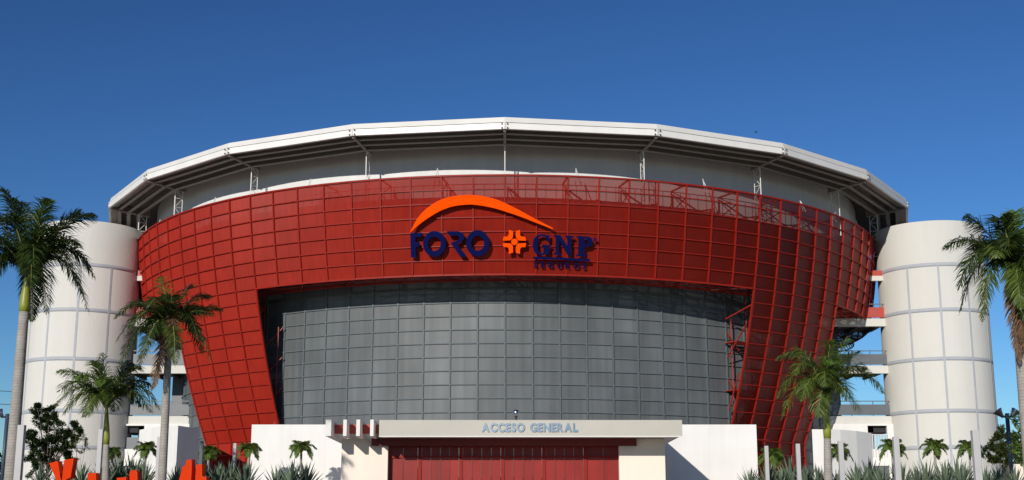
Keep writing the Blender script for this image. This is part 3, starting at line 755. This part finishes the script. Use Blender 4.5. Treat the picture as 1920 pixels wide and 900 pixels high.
# far right palm
Y = 42.0; b = at(1934, 900, Y); b.z = gz(Y); cr = at(1903, 520, Y)
fr5 = pxf(Y, 1903, 520, 3.0, [(1822,395,110,.3),(1925,385,120,.4,'frondn'),(1764,470,110,-.3),(1780,555,120,-.5),(1822,618,110,-.5,'frondy'),(1800,590,120,.5),(1880,600,80,-1.3,'frondy'),(1900,640,60,-1.2,'frondy'),(1886,695,10,-.5,'frondd'),(1894,680,10,-.8,'frondd'),(1860,480,100,-1.6),(1990,470,110,-.4),(2010,560,110,.3),(1960,620,90,-.8),(1860,420,130,-.9),(1840,500,100,-1.4,'frondy'),(1930,560,70,-1.7),(1960,420,110,.8),(1850,450,100,1.2),(1935,650,50,-.6),(1915,600,60,-1.4,'frondy')], 5)
palm('royal_palm', b, cr, .215, fr5, 'tall royal palm at the right edge with a dangling brown frond', .35, 15, ll=.84, nl=92, wd=.038, droop=.65, hue='frond')
# small palms along the foot of the building
def small_palm(x, y, Y, L, seed, label, hue='frondy', n=15):
    rnd = random.Random(seed); c = at(x, y, Y); b_ = Vector((c.x+rnd.uniform(-.08, .08), c.y, GZ))
    fl = []
    for i in range(n):
        a = 2*pi*i/n+rnd.uniform(-.25, .25); l = L*rnd.uniform(.85, 1.12); k = i % 3
        if k == 0: fl.append((l*.55*cos(a), l*.55*sin(a), l*.62, l*.62))
        elif k == 1: fl.append((l*.95*cos(a), l*.95*sin(a), l*rnd.uniform(-.05, .15), l*.75))
        else: fl.append((l*.9*cos(a), l*.9*sin(a), -l*rnd.uniform(.35, .7), l*rnd.uniform(.55, .8)))
    return palm('small_palm', b_, c, .075, fl, label, .25, seed, ll=.34, nl=40, group='small palms along the foot of the walls', wd=.04, hue=hue, plum=.35, droop=.6)
smalls = [(565, 846, 68.2, .78, 'small palm before the left white wall nearest the entrance, casting a shadow'),
 (467, 848, 68.5, .74, 'small palm at the outer end of the left white wall'),
 (391, 853, 69.5, .66, 'small yellow-green palm in front of the left red screen leg'),
 (274, 846, 66.0, .66, 'small palm before the white angled wall, beside the left royal palm trunk'),
 (211, 852, 72.0, .52, 'smallest palm at the foot of the left stair tower'),
 (1447, 862, 67.0, .84, 'small yellow palm at the foot of the right red screen leg'),
 (1574, 852, 70.0, .80, 'small palm before the right angled wall, partly hidden by a post'),
 (1673, 846, 67.0, .84, 'small palm left of the other two at the right stair tower'),
 (1752, 844, 67.0, .80, 'small palm at the middle of the right stair tower foot'),
 (1818, 846, 67.0, .80, 'small palm on the outer side of the right stair tower, behind a post')]
for i, (x, y, Y, L, lb) in enumerate(smalls):
    small_palm(x, y, Y, L, 40+i, lb, 'frondn' if x != 1574 else 'frondy')

# ------------------------------------------------------------------ agaves
def agave_mesh(seed, n=44, L=1.0):
    rnd = random.Random(seed); m = MB()
    for i in range(n):
        a = i*2.399+rnd.uniform(-.1, .1); e = R(88)-R(76)*(i/n)**.8; l = L*rnd.uniform(.8, 1.1); wd_ = .052*L*1.2
        d = Vector((cos(a)*cos(e), sin(a)*cos(e), sin(e))); s_ = Vector((-sin(a), cos(a), 0)); u = s_.cross(d)
        if u.z < 0: u = -u
        z0 = Vector((0, 0, .12*(1-i/n))); m.cur = rnd.random()
        pts = [(0, .6), (.3, 1.0), (.65, .8), (1.0, .04)]
        L_, R_, C_ = [], [], []
        for t, k in pts:
            p = z0+d*l*t-u*.04*t*t*l; L_.append(p-s_*wd_*k+u*.018*k); R_.append(p+s_*wd_*k+u*.018*k); C_.append(p-u*.02*k)
        for j in range(3):
            m.quad(L_[j], C_[j], C_[j+1], L_[j+1]); m.quad(C_[j], R_[j], R_[j+1], C_[j+1])
    return m
ag_src = []
for sd_ in range(4):
    o = agave_mesh(100+sd_, 46 if sd_ % 2 else 38).build('agave', M['agave']); ag_src.append(o)
    tag(o, 'x', 'agave', 'blue-green agaves planted along the bottom of the picture')
used = set(); rnd = random.Random(77)
def agave(x, ytop, Y, label):
    i = rnd.randrange(4)
    if i in used:
        o = ag_src[i].copy(); col.objects.link(o)
    else: o = ag_src[i]; used.add(i)
    h = at(x, ytop, Y).z-(GZ+.14)
    o.location = (at(x, 900, Y).x, Y, GZ+.14)
    o.scale = (h/1.03*rnd.uniform(.72, .9),)*2+(h/1.03,); o.rotation_euler = (0, 0, rnd.uniform(0, 6))
    o['label'] = label
    return o
AG = [(75,872,50,'agave under the dark leafy shrub at the far left'),(118,866,50,'agave in front of the leafy shrub, behind the tallest orange letter'),(152,866,52,'agave right of the tallest orange letter'),
 (196,862,57,'agave behind the trunk of the bushy young palm'),(222,855,58,'agave just right of the bushy young palm trunk'),(247,853,58,'agave in front of the small dark door by the left tower'),(268,862,57,'agave between two small palms at the left tower foot'),
 (331,872,55,'agave between the left royal palm trunk and the orange accent letter'),(356,868,60,'agave behind the orange accented letter'),(385,862,58,'agave below the yellow-green small palm on the left'),(412,866,56,'agave just left of the pale post before the red leg'),(433,856,58,'agave directly behind the pale post before the red leg'),(462,864,56,'agave under the small palm at the wall end'),
 (520,872,58,'agave left of the small palm nearest the entrance'),(547,862,57,'agave directly below the small palm nearest the entrance'),(572,866,58,'agave right of the small palm nearest the entrance, before the palm shadow'),
 (1408,876,58,'leftmost agave at the right end of the right white wall'),(1440,868,58,'agave under the small yellow palm on the right'),(1466,872,58,'agave between the two leftmost posts on the right'),(1483,856,60,'tall agave at the foot of the right red screen leg'),(1512,872,57,'agave before the pointed edge of the right angled wall'),
 (1535,872,56,'agave left of the right royal palm trunk'),(1570,880,55,'agave right of the right royal palm trunk'),(1608,868,57,'agave before the grey face of the right angled wall'),(1632,862,60,'agave at the right end of the angled wall'),(1652,872,56,'agave before the grey service door on the right'),
 (1692,866,57,'agave just right of the small palm by the third post'),(1720,872,56,'agave left of the middle small palm on the right'),(1738,862,60,'agave behind the stem of the middle small palm'),(1772,862,57,'agave between the middle and outer small palms on the right'),(1797,856,60,'tallest agave before the right stair tower'),(1808,872,55,'agave left of the thickest pale post'),
 (1850,878,55,'agave right of the thickest pale post'),(1872,872,58,'agave left of the right lamp pole'),(1903,874,54,'agave at the far right below the bright bush')]
for x, y, Y, lb in AG: agave(x, y, Y, lb)

# ------------------------------------------------------------------ leafy shrubs and trees
def leafy(name, base, H, crown_pts, leafm, label, cat, seed, nleaf, ls, trunk_r=.05, asp=.45, kind=None):
    rnd = random.Random(seed); base = Vector(base); root = thing(name, base, label, cat)
    tk = MB(); top = base+Vector((0, 0, H*.45))
    tk.tube([base, base+Vector((.03, 0, H*.2)), top], [trunk_r, trunk_r*.85, trunk_r*.6], 7)
    lf = MB()
    for (cx, cy, cz, r) in crown_pts:
        c = base+Vector((cx, cy, cz))
        mid = top.lerp(c, .5)+Vector((0, 0, -.05)); s0 = base+Vector((0, 0, max(.1, H*.12)))
        tk.tube([s0.lerp(top, rnd.random()), mid, c], [trunk_r*.5, trunk_r*.35, trunk_r*.12], 5)
        for q in range(5):
            v = Vector((rnd.gauss(0, 1), rnd.gauss(0, 1), rnd.gauss(.4, 1))).normalized(); e = c+v*r*rnd.uniform(.7, 1.25)
            tk.tube([c, c.lerp(e, .5)+Vector((0, 0, .03)), e], [trunk_r*.14, trunk_r*.1, trunk_r*.04], 3, False)
            for j in range(nleaf):
                t = rnd.uniform(.1, 1.05); p = c.lerp(e, t)+Vector((rnd.gauss(0, .12), rnd.gauss(0, .12), rnd.gauss(0, .12)))*r
                d = (v*.5+Vector((rnd.gauss(0, 1), rnd.gauss(0, 1), rnd.gauss(0, .6)))).normalized(); s_ = d.cross(Vector((rnd.gauss(0, .4), rnd.gauss(0, .4), 1))).normalized()*ls*asp*.5
                l = ls*rnd.uniform(.7, 1.2); lf.cur = rnd.random()
                lf.quad(p, p+d*l*.5-s_, p+d*l, p+d*l*.5+s_)
    tk.build('trunk', M['trunk2'], root); lf.build('crown', leafm, root)
    return root
Y = 56.0; b0 = at(88, 900, Y); b0.z = GZ; s = Y/FPX
pts = [((x-88)*s, d_, (985-y)*s*1.03+EYE-GZ, r*s) for x, y, r, d_ in ((82,780,14,0),(58,792,16,.3),(98,800,16,-.2),(70,815,20,.2),(115,822,18,0),(48,830,16,-.3),(88,835,22,.5),(130,812,12,.2),(135,835,14,-.2),(65,850,22,-.4),(105,852,20,.1),(50,868,18,.3),(82,872,22,0),(120,868,14,.3),(145,822,7,0),(82,795,9,0),(60,775,6,0),(75,842,16,.5),(60,832,14,-.5),(98,838,16,-.4),(80,860,16,.6),(125,850,14,-.3),(95,880,18,.4),(62,885,16,.2),(110,832,14,.4),(72,800,12,.3))]
leafy('leafy_shrub', b0, 2.6, pts, M['shrub'], 'dark glossy leafy shrub before the left stair tower, beside the tall palm trunk', 'shrub', 21, 190, .115, .05)
Y = 55.0; b0 = at(147, 900, Y); b0.z = GZ; s = Y/FPX
pts = [((x-147)*s, 0, (985-y)*s*1.03+EYE-GZ, r*s) for x, y, r in ((150,832,9),(138,842,8),(156,848,8),(145,858,9),(158,835,5),(135,826,6))]
leafy('sapling', b0, 1.6, pts, M['sapling'], 'thin pale green sapling right of the dark leafy shrub', 'sapling', 22, 26, .08, .02)
Y = 75.0; b0 = at(1884, 900, Y); b0.z = GZ; s = Y/FPX
pts = [((x-1884)*s, d_, (985-y)*s*1.03+EYE-GZ, r*s) for x, y, r, d_ in ((1872,832,12,0),(1890,825,13,.3),(1905,838,14,0),(1868,852,12,.4),(1885,850,15,0),(1905,858,14,.5),(1875,872,12,0),(1895,875,12,.3),(1918,850,14,0),(1862,868,7,0))]
leafy('bushy_tree', b0, 2.4, pts, M['treeleaf'], 'bushy olive green tree behind the right lamp pole', 'tree', 23, 170, .16, .06)
Y = 66.0; b0 = at(1846, 900, Y); b0.z = GZ; s = Y/FPX
pts = [((x-1846)*s, 0, (985-y)*s*1.03+EYE-GZ, r*s) for x, y, r in ((1848,855,7),(1856,850,6),(1842,862,6),(1858,862,5))]
leafy('sapling', b0, 1.4, pts, M['shrub'], 'little dark sapling right of the thickest pale post', 'sapling', 24, 50, .11, .02)
Y = 44.0; b0 = at(1926, 900, Y); b0.z = gz(Y); s = Y/FPX
pts = [((x-1926)*s, 0, (985-y)*s*1.03+EYE-b0.z, r*s) for x, y, r in ((1915,800,10),(1912,822,9),(1922,840,12),(1908,848,9),(1918,868,12),(1930,810,14))]
leafy('bright_bush', b0, 2.2, pts, M['frondn'], 'bright yellow-green bush at the right edge under the tall palm', 'bush', 25, 22, .20, .03, .3)
# far woods on both sides
rnd = random.Random(4); m = MB()
for sgn in (-1, 1):
    for i in range(60):
        x = sgn*rnd.uniform(52, 120); y = rnd.uniform(150, 185); h = rnd.uniform(6, 9.5)
        for j in range(170):
            v = Vector((rnd.gauss(0, 1), rnd.gauss(0, 1), rnd.gauss(0, 1))).normalized()*rnd.uniform(.6, 1)
            p = Vector((x+v.x*3.4, y+v.y*3, GZ+h*.55+v.z*h*.45)); d = Vector((rnd.gauss(0, 1), rnd.gauss(0, 1), rnd.gauss(0, .7))).normalized()*.5
            s_ = d.cross(Vector((0, 0, 1))).normalized()*.35; m.cur = rnd.random(); m.quad(p, p+d-s_, p+d*2, p+d+s_)
tag(m.build('far_woods', M['woods']), 'dark band of far trees on the horizon on both sides of the arena', 'woods', kind='stuff')
m = MB(); a, c = at(1885, 870, 110), at(1990, 870, 110); m.box(a.x, c.x, 110, 110.2, GZ, a.z)
o = m.build('boundary_wall', M['pier'], origin=(a.x, 110, GZ)); tag(o, 'low beige boundary wall far behind the right lamp pole', 'wall')

# ------------------------------------------------------------------ posts
def post(x, ytop, Y, wpx, label, mt='post'):
    c = at(x, ytop, Y); ww = wpx*Y/FPX; z0 = gz(Y)-.05; m = MB(); h = c.z
    a = ww/2
    m.box(c.x-a*.92, c.x+a*.92, Y-a*.92, Y+a*.92, z0, h-.02); m.box(c.x-a, c.x+a, Y-a, Y+a, z0+.02, h)
    m = MB(); m.box(c.x-a, c.x+a, Y-a, Y+a, z0, h); m.hexa([(c.x-a-.03,Y-a-.03,z0),(c.x+a+.03,Y-a-.03,z0),(c.x+a+.03,Y+a+.03,z0),(c.x-a-.03,Y+a+.03,z0),(c.x-a-.03,Y-a-.03,z0+.12),(c.x+a+.03,Y-a-.03,z0+.12),(c.x+a+.03,Y+a+.03,z0+.12),(c.x-a-.03,Y+a+.03,z0+.12)])
    o = m.build('square_post', M[mt], origin=(c.x, Y, z0)); bv = o.modifiers.new('b', 'BEVEL'); bv.width = .012; bv.segments = 2
    tag(o, label, 'post', 'square posts lining the forecourt')
for a in ((41.5, 797, 43, 12.5, 'thick pale square post beside the tallest palm at the left edge'), (190, 805, 48, 8.5, 'pale square post directly left of the bushy young palm trunk'),
          (299.5, 819, 52, 7.5, 'pale square post just left of the trunk before the white angled wall'), (378.5, 827, 55, 6.5, 'dark slate square post beside the yellow-green small palm', 'postd'),
          (441, 831, 58, 6, 'pale square post before the left red screen leg'), (1436.5, 836, 57, 7, 'pale square post through the small yellow palm, right of the right wall'),
          (1495.5, 832, 54, 7.5, 'pale square post before the right red screen leg'), (1575.5, 827, 50, 9, 'pale square post right of the right royal palm trunk'),
          (1679, 819, 47, 10.5, 'pale square post at the left part of the right stair tower'), (1827.5, 807, 42, 13, 'thickest pale square post at the right part of the right stair tower')): post(*a)

# ------------------------------------------------------------------ lamps
def street_lamp(x, ytop, Y, wpx, label, flip=1):
    c = at(x, ytop, Y); root = thing('street_lamp', (c.x, Y, gz(Y)), label, 'street lamp', 'double-headed lamps at the sides'); r = wpx*Y/FPX/2; sc = Y/FPX
    m = MB(); m.tube([(c.x, Y, gz(Y)), (c.x, Y, c.z)], [r, r], 14); m.tube([(c.x, Y, gz(Y)), (c.x, Y, gz(Y)+.25)], [r*1.4, r*1.4], 14); m.build('pole', M['pole'], root)
    for s in (-1, 1):
        z = c.z-.12
        m = MB(); m.tube([(c.x, Y, z), (c.x+s*5*sc, Y, z-.02), (c.x+s*10*sc, Y, z+.02)], [.06, .05, .04], 8); m.build('arm', M['black'], root)
        p = Vector((c.x+s*10*sc, Y, z+.02)); Mx = Euler((0, s*R(-58), 0)).to_matrix().to_4x4()
        Mx = Matrix.Rotation(s*R(115), 4, 'Y')
        m = MB(); m.lathe([(.0, -.10), (.06, -.08), (.08, 0), (.13, .12), (.2, .24), (.21, .27)], p, 18, mat=Matrix.Rotation(s*R(40), 4, 'Y') @ Matrix.Rotation(0, 4, 'X'))
        hd = m.build('lamp_head', M['steel'], root)
        m = MB(); m.lathe([(.0, .262), (.2, .262)], p, 18, mat=Matrix.Rotation(s*R(40), 4, 'Y')); m.build('lens', M['black'], hd)
street_lamp(1888, 775, 55, 7.5, 'dark blue-grey pole with two silver cone heads right of the right stair tower')
street_lamp(14, 776, 60, 7, 'dark pole with two lamp heads left of the tallest palm at the left edge')

# ------------------------------------------------------------------ orange letter sculpture
def big_letter(name, splines, Y, label, dep=.10):
    xs_ = [p[0] for sp in splines for p in sp]; cx = (min(xs_)+max(xs_))/2
    org = Vector((at(cx, 900, Y).x, Y, gz(Y)))
    me = curve_mesh([[(at(x, y, Y).x-org.x, at(x, y, Y).z-org.z) for x, y in sp] for sp in splines], dep, .02)
    me.transform(Matrix.Rotation(pi/2, 4, 'X')); me.materials.clear(); me.materials.append(M['gloss_orange'])
    o = bpy.data.objects.new(name, me); col.objects.link(o); o.location = org; o.rotation_euler = (0, 0, R(-18))
    tag(o, label, 'letter sculpture', 'glossy orange standing letters')
    return o
Y = 43.0; gy = 985-(gz(Y)-EYE)*FPX/Y
big_letter('standing_letter', [[(93,869),(110,866),(118,908),(120,908),(126,864),(144,861),(139,895),(129,gy-22),(126,gy),(110,gy),(108,gy-22)]], Y, 'tallest glossy orange letter, Y-shaped, at the left under the shrub')
big_letter('standing_letter', [[(166,888),(182,888),(183,gy-12),(192,gy-12),(192,912),(203,916),(203,gy),(166,gy)]], Y, 'short orange letter by the foot of the bushy palm, only its square top in view')
big_letter('standing_letter', [[(222,897),(240,896),(240,gy-16),(224,gy-16)]], Y, 'lowest orange letter, only its rounded top edge in view')
big_letter('standing_letter', [[(246,886),(249,883),(258,883),(261,887),(263,gy),(247,gy)]], Y, 'orange letter with a square top between the young palm and the left royal palm')
big_letter('standing_letter', [[(333,gy),(340,895),(346,876),(352,873),(354,864),(363,863),(364,880),(362,gy-2),(350,gy),(350,905),(347,905),(345,gy)]], Y, 'orange pointed letter with an accent block on top')
big_letter('standing_letter', [[(371,872),(381,872),(381,894),(390,896),(392,gy),(383,gy),(382,905),(378,gy),(367,gy)]], Y, 'orange letter at the right end, before the dark slate post')

# ------------------------------------------------------------------ cables and bird
for (y0, y1, lb) in ((729, 742, 'upper thin overhead cable crossing the sky at the far left'), (755, 766, 'lower thin overhead cable crossing the sky at the far left')):
    m = MB(); p0, p1 = at(-150, y0-12, 140), at(70, y1-8, 140)
    m.tube([p0.lerp(p1, t/8)-Vector((0, 0, 1.2*(t/8)*(1-t/8))) for t in range(9)], .035, 5); o = m.build('overhead_cable', M['black'], origin=tuple(p0)); tag(o, lb, 'cable', 'overhead cables at the left')
p = at(1417, 248, 150)
m = MB(); m.smooth = True
m.tube([p+Vector((-.16, 0, 0)), p+Vector((-.08, 0, .02)), p, p+Vector((.1, 0, .01)), p+Vector((.18, 0, .02))], [.02, .06, .07, .045, .01], 8)
for s in (-1, 1): m.faces([p+Vector((-.06, 0, .03)), p+Vector((.07, 0, .03)), p+Vector((.06, s*.35, .14)), p+Vector((.0, s*.6, .05))], [(0, 1, 2, 3)])
o = m.build('bird', M['black'], origin=tuple(p)); tag(o, 'tiny dark bird flying above the right half of the roof', 'bird')
